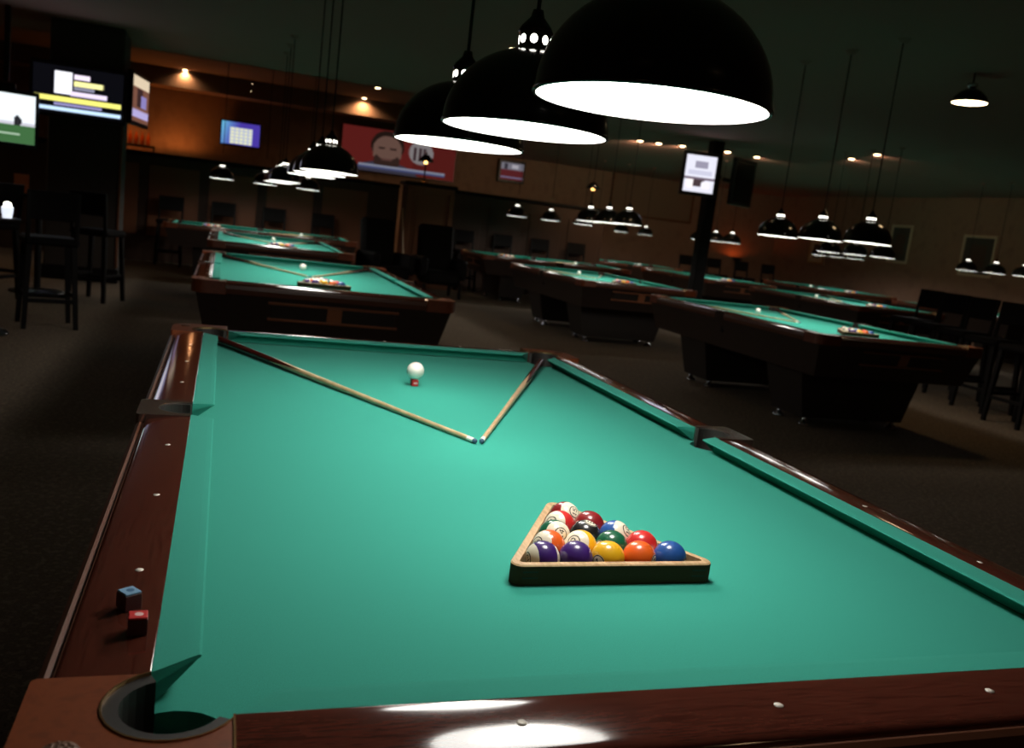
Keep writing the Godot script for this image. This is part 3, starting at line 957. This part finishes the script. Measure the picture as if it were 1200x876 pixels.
func tables() -> void:
	var T := [
		{"x": 0.0, "z": 0.0, "r": 0.0, "w": "on the chalked table", "l": "green cloth pool table with two chalk cubes on its mahogany rail"},
		{"x": 0.0, "z": -4.76, "r": 0.0, "w": "on the table behind the chalked one", "l": "green cloth pool table directly behind the one with chalk cubes, ball tray showing"},
		{"x": 0.0, "z": -9.5, "r": 0.0, "w": "on the third table towards the bar", "l": "green cloth pool table third in line towards the bar wall"},
		{"x": -0.05, "z": -12.75, "r": -PI / 2, "w": "on the broadside table by the bar", "l": "green cloth pool table standing broadside in front of the bar wall"},
		{"x": 4.42, "z": -4.8, "r": 0.0, "w": "on the table under the warm pendant", "l": "green cloth pool table across the aisle, below the small warm ceiling pendant"},
		{"x": 4.26, "z": -9.15, "r": 0.0, "w": "on the table before the slim pillar", "l": "green cloth pool table short of the pillar that carries the small screens"},
		{"x": 5.1, "z": -13.55, "r": -PI / 2, "w": "on the broadside table by the partition", "l": "green cloth pool table standing broadside before the low dark partition"},
		{"x": 8.84, "z": -9.8, "r": 0.0, "w": "on the table beside the slim pillar", "l": "green cloth pool table just beyond the pillar with screens"},
		{"x": 8.9, "z": -14.2, "r": 0.0, "w": "on the table by the orange lamp", "l": "green cloth pool table behind the screen pillar, by the glowing wall lamp"},
		{"x": 8.6, "z": -18.0, "r": -PI / 2, "w": "on the table under the blank panel", "l": "green cloth pool table under the big blank wall panel"},
		{"x": 12.75, "z": -10.8, "r": 0.0, "w": "on the table under the pale picture", "l": "green cloth pool table beneath the tall pale framed picture"},
		{"x": 12.7, "z": -15.2, "r": 0.0, "w": "on the table under the gold picture", "l": "green cloth pool table near the small gold framed picture"},
	]
	var tab := make_table()
	var pend := make_pendant(0.36)
	proto.table = tab
	var first := true
	for i in T.size():
		var d: Dictionary = T[i]
		var o: Node3D = tab if i == 0 else copy(tab, Vector3(d.x, 0, d.z), d.r)
		tag(o, d.l, "pool table", "pool tables")
		var turn := Basis(Vector3.UP, d.r)
		var base := Vector3(d.x, 0, d.z)
		# three pendants over the middle of each table
		var zs := [0.80, 0.15, -0.47] if i == 0 else [0.78, 0.15, -0.50]
		if d.r != 0.0: zs = [0.66, 0.0, -0.66]
		for k in 3:
			var at: Vector3 = base + turn * Vector3(0, 0, zs[k]) + Vector3(0, LAMP_Y, 0)
			var p: Node3D
			if first: p = pend
			else: p = copy(pend, at)
			first = false
			p.position = at
			var high := at.z < -11.8 and at.x < 5.18
			if high:
				p.get_node("ceiling_canopy").position.y = HIGH - CEIL
				p.get_node("cord").scale = Vector3(1, (HIGH - LAMP_Y - 0.02) / (CEIL - LAMP_Y - 0.02), 1)
			tag(p, ["black dome pendant above the rack ", "middle black dome pendant hanging over the cloth ", "black dome pendant above the cue ball "][k] + d.w, "pendant lamp", "pendants " + d.w)
		# rack, balls, cue ball, cues
		var bed := Vector3(0, BED, 0)
		if i == 0:
			place_rack(d, Vector3(-0.008, BED, 0.893), 0.0, d.w)
		else:
			place_rack(d, base + bed + turn * Vector3(0.02, 0, 0.86), d.r, d.w)
		if i == 0:
			chalk(Vector3(-0.018, BED, -0.66), 0.1, M.chalk_red, M.chalk_red, "red chalk cube under the white cue ball", M.chalk_mark, true)
			place_cue_ball(Vector3(-0.018, BED + 0.0218, -0.66), d.w + ", balanced on a red chalk cube")
		else:
			place_cue_ball(base + bed + turn * Vector3(0.0, 0, -0.62), d.w)
		if i < 8:
			for s in [-1.0, 1.0]:
				var tip: Vector3 = base + bed + turn * Vector3(s * 0.0062, 0.0072, 0.072)
				var butt: Vector3 = base + bed + turn * Vector3(s * 0.655, 0.0168, -1.285)
				place_cue(tip, butt - tip, "dark butted cue from the %s pocket " % ["left" if s < 0 else "right"] + d.w)
	place_cue(Vector3(2.46, 1.44, -14.255), Vector3(0.10, -1.42, 0.32), "pool cue leaning against the panelled pier")
	# chalk on the near rail
	chalk(Vector3(-0.7275, BED + 0.0404, 1.068), 0.62, M.chalk_blue, M.chalk_paper, "pale blue chalk cube on the mahogany rail", M.chalk_blue_hollow)
	chalk(Vector3(-0.712, BED + 0.0412, 1.136), 0.06, M.chalk_red, M.chalk_paper, "bright red chalk cube on the mahogany rail beside the corner pocket", M.chalk_mark)

func walls_detail() -> void:
	# ---- bar wall: tall panelled half wall behind the broadside table
	var hz := -14.6
	var st := mb()
	bx(st, Vector3(-3.28, 0.9, hz - 0.1), Vector3(11.44, 1.8, 0.2), 0.01)
	var bw := struct("wall_bar", st, M.panel_dark, "tall dark panelled half wall in front of the bar")
	box("ledge", Vector3(-3.28, 1.83, hz - 0.1), Vector3(11.44, 0.06, 0.34), M.black_wood, bw, 0.012)
	for k in 11:
		box("panel", Vector3(-8.35 + k * 0.98, 1.05, hz + 0.012), Vector3(0.82, 1.2, 0.025), M.panel_wood if k > 5 else M.panel_dark, bw, 0.008)
	# panelled pier
	var p := thing("panelled_pier", "brown wood panelled pier standing beside the carpeted steps", "pillar", Vector3(2.98, 0, hz + 0.02))
	box("core", Vector3(0, 0.94, 0), Vector3(0.90, 1.88, 0.5), M.panel_wood, p, 0.01)
	box("cap", Vector3(0, 1.91, 0), Vector3(1.0, 0.07, 0.6), M.black_wood, p, 0.012)
	box("plinth", Vector3(0, 0.08, 0), Vector3(0.98, 0.16, 0.58), M.panel_wood, p, 0.01)
	for k in 2:
		box("pilaster", Vector3(-0.40 + k * 0.8, 0.98, 0.26), Vector3(0.10, 1.6, 0.05), M.panel_wood, p, 0.01)
	box("panel", Vector3(0, 1.02, 0.255), Vector3(0.5, 1.4, 0.02), M.panel_wood, p, 0.008)
	# steps beside the pier
	for k in 3:
		var s := box("trim_2" if k == 0 else "trim_%d" % (k + 2), Vector3(1.95, 0.085 + k * 0.17, hz + 0.9 - k * 0.3), Vector3(1.1, 0.17, 0.32), M.panel_wood)
		tag(s, "low wooden step leading up beside the panelled pier", "", "", "structure")
	# low dark partition on the right of the pier
	st = mb()
	bx(st, Vector3(5.2, 0.93, hz - 0.75), Vector3(3.5, 1.86, 0.2), 0.01)
	var dp := struct("wall_partition", st, M.panel_dark, "dark partition wall behind the broadside table")
	box("ledge", Vector3(5.2, 1.89, hz - 0.75), Vector3(3.6, 0.06, 0.3), M.black_wood, dp, 0.012)
	for k in 4:
		box("panel", Vector3(3.9 + k * 0.86, 1.05, hz - 0.64), Vector3(0.7, 1.2, 0.025), M.panel_dark, dp, 0.008)
	lantern(Vector3(2.88, 1.945, hz), "little lamp with a black cone shade on the panelled pier")
	var q := at_z(713, 238, hz - 0.75)
	lantern(Vector3(6.62, 1.92, hz - 0.75), "little lamp with a black cone shade on the dark partition")
	# ---- big projection screen with a man's portrait
	var im := Image.create(256, 128, false, Image.FORMAT_RGB8)
	im.fill(Color8(150, 52, 48))
	im.fill_rect(Rect2i(160, 0, 96, 128), Color8(138, 48, 44))
	fill_ellipse(im, Vector2(98, 146), Vector2(80, 52), Color8(92, 90, 112))
	fill_ellipse(im, Vector2(100, 46), Vector2(37, 44), Color8(60, 42, 36))
	fill_ellipse(im, Vector2(100, 62), Vector2(33, 46), Color8(166, 126, 112))
	fill_ellipse(im, Vector2(100, 92), Vector2(30, 26), Color8(84, 60, 54))
	fill_ellipse(im, Vector2(100, 68), Vector2(24, 20), Color8(166, 126, 112))
	fill_ellipse(im, Vector2(100, 88), Vector2(13, 4), Color8(140, 96, 88))
	fill_ellipse(im, Vector2(87, 54), Vector2(8, 4), Color8(84, 60, 54))
	fill_ellipse(im, Vector2(113, 54), Vector2(8, 4), Color8(84, 60, 54))
	fill_ellipse(im, Vector2(176, 54), Vector2(28, 36), Color8(206, 196, 198))
	for k in 3:
		im.fill_rect(Rect2i(160 + k * 11, 40, 6, 40), Color8(96, 70, 76))
	im.fill_rect(Rect2i(40, 106, 196, 8), Color8(206, 212, 240))
	im.fill_rect(Rect2i(40, 114, 196, 5), Color8(110, 120, 180))
	var zs := -20.842
	var a := at_z(402, 152, zs)
	var b := at_z(530, 220, zs)
	television("huge screen showing a bearded man on a red background", Vector3((a.x + b.x) / 2, (a.y + b.y) / 2 + 0.15, zs), absf(b.x - a.x), 1.05, Basis.IDENTITY, screen_material("screen_portrait", soft(im), 0.26), 0.02)
	# ---- second screen further along, mostly hidden by the pendants
	im = Image.create(64, 64, false, Image.FORMAT_RGB8)
	im.fill(Color8(96, 36, 40))
	im.fill_rect(Rect2i(0, 0, 64, 26), Color8(130, 128, 140))
	im.fill_rect(Rect2i(8, 4, 10, 20), Color8(60, 56, 66))
	im.fill_rect(Rect2i(30, 6, 20, 14), Color8(190, 186, 196))
	im.fill_rect(Rect2i(0, 52, 64, 6), Color8(120, 110, 140))
	a = at_z(600, 201, zs)
	television("dim red and white screen beyond the pendant lamps", a, 0.62, 0.44, Basis.IDENTITY, screen_material("screen_red", soft(im), 0.6), 0.06)
	st = mb()
	# ---- blank panel on the back wall
	a = at_z(717, 190, -20.99)
	b = at_z(812, 258, -20.99)
	var bp := thing("wall_panel", "big blank brown panel with a thin frame on the back wall", "wall panel", Vector3((a.x + b.x) / 2, (a.y + b.y) / 2 + 0.05, -20.995))
	var pw := 2.55
	var ph := 1.55
	box("board", Vector3(0, 0, 0.02), Vector3(pw, ph, 0.03), M.projection_panel, bp, 0.004)
	for s in [-1.0, 1.0]:
		box("frame_bar", Vector3(s * pw / 2, 0, 0.03), Vector3(0.05, ph + 0.05, 0.06), M.panel_wood, bp, 0.006)
		box("frame_bar", Vector3(0, s * ph / 2, 0.03), Vector3(pw - 0.05, 0.05, 0.06), M.panel_wood, bp, 0.006)
	# ---- small screen with a grid of numbers, on the bar's back wall
	im = Image.create(128, 80, false, Image.FORMAT_RGB8)
	for y in 80:
		for x in 128:
			im.set_pixel(x, y, Color8(110, 190, 230).lerp(Color8(76, 60, 170), clampf(x / 60.0 - 0.1 + y / 200.0, 0, 1)))
	im.fill_rect(Rect2i(28, 18, 76, 60), Color8(180, 190, 230))
	for r in 5:
		for c in 5:
			im.fill_rect(Rect2i(31 + c * 15, 20 + r * 12, 11, 8), Color8(240, 240, 200))
	a = at_z(282, 157, zs)
	television("small blue screen with a grid of pale squares", a, 0.88, 0.52, Basis.IDENTITY, screen_material("screen_grid", soft(im), 0.8), 0.03)
	# ---- bar back wall: soffit, menu board, shelf of bottles, warm lamp
	a = at_z(150, 50, -20.5)
	var sf := box("trim_5", Vector3(-2.5, HIGH - 0.2, -20.6), Vector3(14.0, 0.40, 0.7), M.soffit)
	tag(sf, "brown soffit above the bar", "", "", "structure")
	a = at_z(215, 88, -20.9)
	b = at_z(282, 110, -20.9)
	var mb_ := thing("olive_board", "olive green board high on the bar wall", "board", Vector3((a.x + b.x) / 2, (a.y + b.y) / 2, -20.97))
	box("board", Vector3(0, 0, 0), Vector3(b.x - a.x, 0.30, 0.04), M.olive, mb_, 0.006)
	box("lower_trim", Vector3(0, -0.165, 0.01), Vector3(b.x - a.x, 0.03, 0.06), M.brass, mb_, 0.006)
	for k in 3:
		var c := at_z(297.0 - k * 1.5, 90.0 + k * 8.5, -20.3)
		var tl := thing("track_spot", "small warm spot in a row of three above the bar", "ceiling light", c, 0.0, "row of three spots above the bar")
		lathed("housing", [Vector2(0.0, 0.10), Vector2(0.05, 0.09), Vector2(0.06, 0.0), Vector2(0.052, 0.0)], M.black_metal, tl, Vector3.ZERO, 18)
		lathed("bulb_face", [Vector2(0.0, -0.04), Vector2(0.035, -0.03), Vector2(0.052, 0.0)], M.downlight, tl, Vector3.ZERO, 16)
		box("arm", Vector3(0, 0.06, -0.33), Vector3(0.03, 0.03, 0.62), M.black_metal, tl, 0.004)
	# warm wall washer behind the bar ledge
	a = at_z(205, 190, -20.6)
	var ww := thing("wall_washer", "warm lamp washing the bar wall orange from below", "lamp", Vector3(a.x, 1.93, -20.6))
	box("trough", Vector3(0, 0, 0), Vector3(0.9, 0.08, 0.16), M.black_metal, ww, 0.01)
	box("tube", Vector3(0, 0.05, 0), Vector3(0.8, 0.03, 0.05), M.warm_bulb, ww, 0.01)
	var al := AreaLight3D.new()
	al.name = "tube_light"
	al.area_size = Vector2(0.8, 0.06)
	al.light_energy = 1.0
	al.light_color = Color(1.0, 0.6, 0.28)
	al.area_range = 12.0
	al.shadow_enabled = true
	ww.add_child(al)
	al.position = Vector3(0, 0.08, 0)
	al.rotation = Vector3(PI / 2 + 0.3, 0, 0)
	# bottles on a back-bar shelf
	var sx0 := at_z(135, 180, -20.6)
	var sh := thing("bar_shelf", "dark back bar shelf carrying lit bottles", "shelf", Vector3(sx0.x + 0.3, 0, -20.7))
	for k in 2:
		box("board", Vector3(0, 1.75 + k * 0.42, 0), Vector3(1.0, 0.04, 0.3), M.black_wood, sh, 0.005)
	for s in [-1.0, 1.0]:
		box("side", Vector3(s * 0.51, 1.1, 0), Vector3(0.03, 2.2, 0.3), M.black_wood, sh, 0.005)
	box("base_cabinet", Vector3(0, 0.45, 0), Vector3(1.0, 0.9, 0.3), M.black_wood, sh, 0.005)
	for k in 7:
		bottle(Vector3(sx0.x - 0.1 + k * 0.13, 2.192, -20.7), M.bottle_amber, "amber bottle on the upper back bar shelf")
		bottle(Vector3(sx0.x - 0.1 + k * 0.13, 1.772, -20.7), M.bottle_white if k == 3 else M.bottle_amber, "clear white bottle on the lower back bar shelf" if k == 3 else "amber bottle on the lower back bar shelf")
	downlight(Vector3(sx0.x + 0.3, HIGH - 0.42, -20.45), "small recessed spot in the soffit over the bottle shelf", 2.0, Color(1.0, 0.6, 0.3), 0.05, "soffit spots", 40.0)
	# ---- left pillar with three screens
	var pl := thing("dark_pillar", "wide dark square pillar carrying three screens", "pillar", Vector3(-2.35, 0, -10.7))
	box("shaft", Vector3(0, CEIL / 2, 0), Vector3(0.84, CEIL, 0.7), M.wall_dark, pl, 0.02)
	box("plinth", Vector3(0, 0.09, 0), Vector3(0.90, 0.18, 0.76), M.black_wood, pl, 0.01)
	box("corner_strip", Vector3(0.425, 1.2, 0.35), Vector3(0.03, 2.0, 0.03), M.panel_wood, pl, 0.006)
	im = Image.create(170, 110, false, Image.FORMAT_RGB8)
	im.fill(Color8(8, 8, 12))
	im.fill_rect(Rect2i(40, 12, 34, 52), Color8(236, 236, 248))
	im.fill_rect(Rect2i(76, 16, 30, 12), Color8(220, 205, 225))
	im.fill_rect(Rect2i(76, 30, 56, 12), Color8(232, 226, 150))
	im.fill_rect(Rect2i(76, 44, 40, 8), Color8(120, 120, 140))
	im.fill_rect(Rect2i(70, 56, 70, 10), Color8(214, 200, 226))
	im.fill_rect(Rect2i(2, 70, 164, 13), Color8(226, 220, 110))
	im.fill_rect(Rect2i(40, 84, 90, 7), Color8(130, 126, 170))
	im.fill_rect(Rect2i(0, 94, 168, 9), Color8(178, 205, 235))
	a = at_z(92, 108, -10.195)
	television("bright screen with white and yellow bands on the dark pillar", a, 1.0, 0.56, Basis.IDENTITY, screen_material("screen_bands", soft(im), 1.3), 0.04, 0.10, Color(0.8, 0.8, 1.0))
	im = Image.create(60, 100, false, Image.FORMAT_RGB8)
	im.fill(Color8(120, 80, 66))
	im.fill_rect(Rect2i(0, 0, 60, 24), Color8(226, 206, 176))
	im.fill_rect(Rect2i(14, 26, 22, 40), Color8(60, 40, 40))
	im.fill_rect(Rect2i(30, 40, 20, 26), Color8(140, 130, 190))
	im.fill_rect(Rect2i(0, 74, 60, 16), Color8(180, 170, 220))
	a = at_z(159, 117, -10.74)
	a.x = -1.755
	television("narrow looking screen turned sideways on the dark pillar", a, 0.80, 0.56, Basis(Vector3.UP, 1.42), screen_material("screen_side", soft(im), 0.9), 0.04)
	im = Image.create(120, 90, false, Image.FORMAT_RGB8)
	im.fill(Color8(232, 240, 246))
	im.fill_rect(Rect2i(0, 56, 120, 34), Color8(60, 100, 60))
	im.fill_rect(Rect2i(0, 50, 120, 8), Color8(190, 190, 200))
	fill_ellipse(im, Vector2(84, 48), Vector2(8, 9), Color8(40, 40, 44))
	im.fill_rect(Rect2i(40, 72, 50, 4), Color8(170, 190, 170))
	a = at_z(6, 137, -9.9)
	television("bright screen showing a green playing field beside the dark pillar", a, 0.62, 0.56, Basis(Vector3.UP, 0.25), screen_material("screen_field", soft(im), 1.1), 0.04, 0.06, Color(0.9, 1.0, 1.0))
	a = at_z(3, 137, -9.9)
	var pole := thing("screen_pole", "black pole holding the playing field screen from the ceiling", "pole", Vector3(a.x, a.y + 0.42, -10.06))
	box("tube", Vector3(0, (CEIL - a.y - 0.42) / 2, 0), Vector3(0.06, CEIL - a.y - 0.42, 0.06), M.black_metal, pole, 0.006)
	box("plate", Vector3(0, -0.06, 0), Vector3(0.2, 0.1, 0.05), M.black_metal, pole, 0.006)
	# ---- right pillar with two screens
	var rp := thing("slim_pillar", "slim black pillar carrying two small screens", "pillar", Vector3(7.22, 0, -11.6))
	box("shaft", Vector3(0, CEIL / 2, 0), Vector3(0.2, CEIL, 0.2), M.black_wood, rp, 0.01)
	box("plinth", Vector3(0, 0.06, 0), Vector3(0.28, 0.12, 0.28), M.black_wood, rp, 0.01)
	im = Image.create(80, 96, false, Image.FORMAT_RGB8)
	im.fill(Color8(226, 226, 240))
	im.fill_rect(Rect2i(24, 16, 34, 16), Color8(150, 146, 166))
	im.fill_rect(Rect2i(8, 40, 64, 12), Color8(200, 200, 220))
	fill_ellipse(im, Vector2(16, 74), Vector2(12, 14), Color8(250, 240, 240))
	im.fill_rect(Rect2i(24, 60, 30, 22), Color8(70, 56, 60))
	fill_ellipse(im, Vector2(58, 76), Vector2(14, 12), Color8(240, 236, 250))
	im.fill_rect(Rect2i(0, 58, 80, 4), Color8(110, 96, 110))
	a = at_z(815, 203, -11.345)
	a.x = 6.84
	television("small bright white screen on the slim black pillar", a, 0.52, 0.60, Basis(Vector3.UP, -0.2), screen_material("screen_white", soft(im), 1.0), 0.05, 0.05, Color(0.9, 0.9, 1.0), 0.4)
	a = at_z(855, 212, -11.45)
	a.x = 7.76
	television("switched off black screen turned away on the slim pillar", a, 0.56, 0.66, Basis(Vector3.UP, 0.45), M.screen_off, 0.05, 0.0, Color.WHITE, -0.45)
	# ---- framed pictures on the side wall
	var fr := [[958, 294, 0.62, 0.72, "small gold framed picture with a pale mount on the side wall", M.frame_gold, M.mount_pale, M.print_dark], [1055, 286, 0.62, 0.92, "dim pale framed picture behind the hanging pendants", M.frame_pale, M.print_grey, M.print_dark], [1146, 300, 0.80, 0.90, "tall pale framed picture with a dark print on the side wall", M.frame_pale, M.print_grey, M.print_dark]]
	for f in fr:
		var w := at_x(f[0], f[1], 14.995)
		picture(f[4], w, f[2] * 1.15, f[3], -PI / 2, f[5], f[6], f[7])
	# ---- orange glowing wall lamp
	a = at_z(862, 302, -20.8)
	var ol := thing("uplight", "orange lamp glowing against the back wall behind the far chairs", "lamp", Vector3(a.x, 0.0, -20.7))
	lathed("stand", [Vector2(0.0, 0.0), Vector2(0.15, 0.0), Vector2(0.14, 0.03), Vector2(0.02, 0.05), Vector2(0.02, 1.1)], M.black_metal, ol, Vector3.ZERO, 18)
	lathed("bowl", [Vector2(0.02, 1.1), Vector2(0.14, 1.2), Vector2(0.15, 1.22)], M.black_metal, ol, Vector3.ZERO, 22)
	lathed("bulb", [Vector2(0.0, 1.14), Vector2(0.03, 1.16), Vector2(0.03, 1.20), Vector2(0.0, 1.22)], M.warm_bulb, ol, Vector3.ZERO, 14)
	var oml := OmniLight3D.new()
	oml.name = "bulb_light"
	oml.light_color = Color(1.0, 0.42, 0.16)
	oml.light_energy = 0.1
	oml.light_size = 0.03
	oml.omni_range = 10.0
	oml.omni_attenuation = 2.0
	oml.shadow_enabled = true
	ol.add_child(oml)
	oml.position = Vector3(0, 1.18, 0)
	# ---- small warm ceiling pendant
	var w8 := cam_at + ray(1136, 121) * 8.0
	var cp := thing("ceiling_pendant", "small warm pendant glowing alone under the dark ceiling", "pendant lamp", w8)
	lathed("shade", [Vector2(0.150, 0.0), Vector2(0.153, 0.0), Vector2(0.14, 0.05), Vector2(0.09, 0.10), Vector2(0.03, 0.13), Vector2(0.0, 0.132)], M.shade, cp, Vector3.ZERO, 32)
	lathed("diffuser", [Vector2(0.0, -0.006), Vector2(0.08, -0.003), Vector2(0.148, 0.004)], M.downlight, cp, Vector3.ZERO, 32)
	lathed("cap", [Vector2(0.03, 0.13), Vector2(0.045, 0.15), Vector2(0.045, 0.17), Vector2(0.0, 0.18)], M.chrome, cp, Vector3.ZERO, 20)
	lathed("rod", [Vector2(0.008, 0.17), Vector2(0.008, CEIL - w8.y - 0.001)], M.black_metal, cp, Vector3.ZERO, 10)
	var sl := SpotLight3D.new()
	sl.name = "pendant_light"
	sl.light_color = Color(1.0, 0.8, 0.55)
	sl.light_energy = 0.5
	sl.light_size = 0.1
	sl.spot_angle = 65.0
	sl.spot_range = 15.0
	sl.spot_attenuation = 2.0
	sl.shadow_enabled = true
	cp.add_child(sl)
	sl.position = Vector3(0, -0.03, 0)
	sl.rotation.x = -PI / 2

func seating() -> void:
	# tall stools and pub tables along the left
	place_stool(-2.05, -6.35, 0.3, "black bar stool beside the pub table with the white votive", "stools on the left")
	place_stool(-1.92, -8.45, -0.4, "black bar stool standing in front of the dark pillar", "stools on the left")
	place_stool(-2.85, -7.9, 1.2, "black bar stool between two pub tables", "stools on the left")
	place_stool(-3.1, -5.2, -1.9, "black bar stool with its back to the wall of screens", "stools on the left")
	pub_table(Vector3(-2.5, 0, -5.75), "tall round black pub table with a white votive cup on it", 0.92)
	pub_table(Vector3(-2.55, 0, -8.75), "tall round black pub table by the dark pillar")
	var cup := thing("votive_light", "small white glowing votive cup on the pub table", "candle", Vector3(-2.24, 0.921, -5.70))
	lathed("cup_body", [Vector2(0.0, 0.0), Vector2(0.03, 0.0), Vector2(0.04, 0.05), Vector2(0.042, 0.09), Vector2(0.038, 0.09), Vector2(0.034, 0.01), Vector2(0.0, 0.008)], M.votive, cup, Vector3.ZERO, 20)
	lathed("flame", [Vector2(0.0, 0.085), Vector2(0.03, 0.09), Vector2(0.026, 0.12), Vector2(0.0, 0.13)], M.vent_glow, cup, Vector3.ZERO, 14)
	var vl := OmniLight3D.new()
	vl.name = "votive_glow"
	vl.light_color = Color(1.0, 0.95, 0.9)
	vl.light_energy = 0.004
	vl.light_size = 0.02
	vl.omni_attenuation = 2.0
	vl.omni_range = 8.0
	vl.shadow_enabled = true
	cup.add_child(vl)
	vl.position = Vector3(0, 0.11, 0)
	lathed("saucer_rim", [Vector2(0.04, 0.0005), Vector2(0.055, 0.004), Vector2(0.03, 0.003)], M.paper_white, cup, Vector3.ZERO, 20)
	var card := thing("menu_card", "orange folded card standing on the pub table by the pillar", "card", Vector3(-2.72, 1.0605, -8.7), 0.2)
	for s in [-1.0, 1.0]:
		box("leaf", Vector3(0, 0.10, s * 0.03), Vector3(0.14, 0.205, 0.004), M.orange_card, card, 0.001, Basis(Vector3.RIGHT, -s * 0.28))
	# chairs behind the broadside tables
	for k in 4:
		place_stool(-1.5 + k * 0.85, -14.05, PI, "%s black stool from the steps along the bar wall" % ["fourth", "third", "second", "first"][k], "stools along the bar wall")
	for k in 4:
		place_stool(3.9 + k * 0.8, -14.85, PI, "%s black stool from the pier along the dark partition" % ["first", "second", "third", "fourth"][k], "stools along the partition")
	# stools on the far right
	for k in 5:
		place_stool(6.75 + k * 0.30, -4.3 - k * 0.72, PI / 2, "%s black stool from the warm pendant in the aisle row" % ["fifth", "fourth", "third", "second", "first"][k], "stools along the right hand aisle")
	for k in 4:
		place_stool(10.4 + k * 0.8, -17.6, PI, "%s black stool from the orange lamp along the back wall" % ["first", "second", "third", "fourth"][k], "stools at the back wall")
	# two dark easy chairs in front of the bar wall by the steps
	for k in 2:
		var e := thing("wing_chair", "dark high backed easy chair " + ["before the steps", "before the panelled pier"][k], "chair", Vector3(1.95 + k * 0.95, 0, -12.6 - k * 0.15), 0.4 - k * 0.3, "easy chairs by the steps")
		box("seat", Vector3(0, 0.34, 0.02), Vector3(0.62, 0.24, 0.60), M.black_vinyl, e, 0.06)
		box("backrest", Vector3(0, 0.78, -0.30), Vector3(0.64, 0.86, 0.16), M.black_vinyl, e, 0.06, Basis(Vector3.RIGHT, -0.12))
		for s in [-1.0, 1.0]:
			box("arm", Vector3(s * 0.35, 0.50, 0.0), Vector3(0.13, 0.34, 0.62), M.black_vinyl, e, 0.05)
			for z in [-0.28, 0.26]:
				box("leg", Vector3(s * 0.32, 0.11, z), Vector3(0.05, 0.22, 0.05), M.black_wood, e, 0.006)
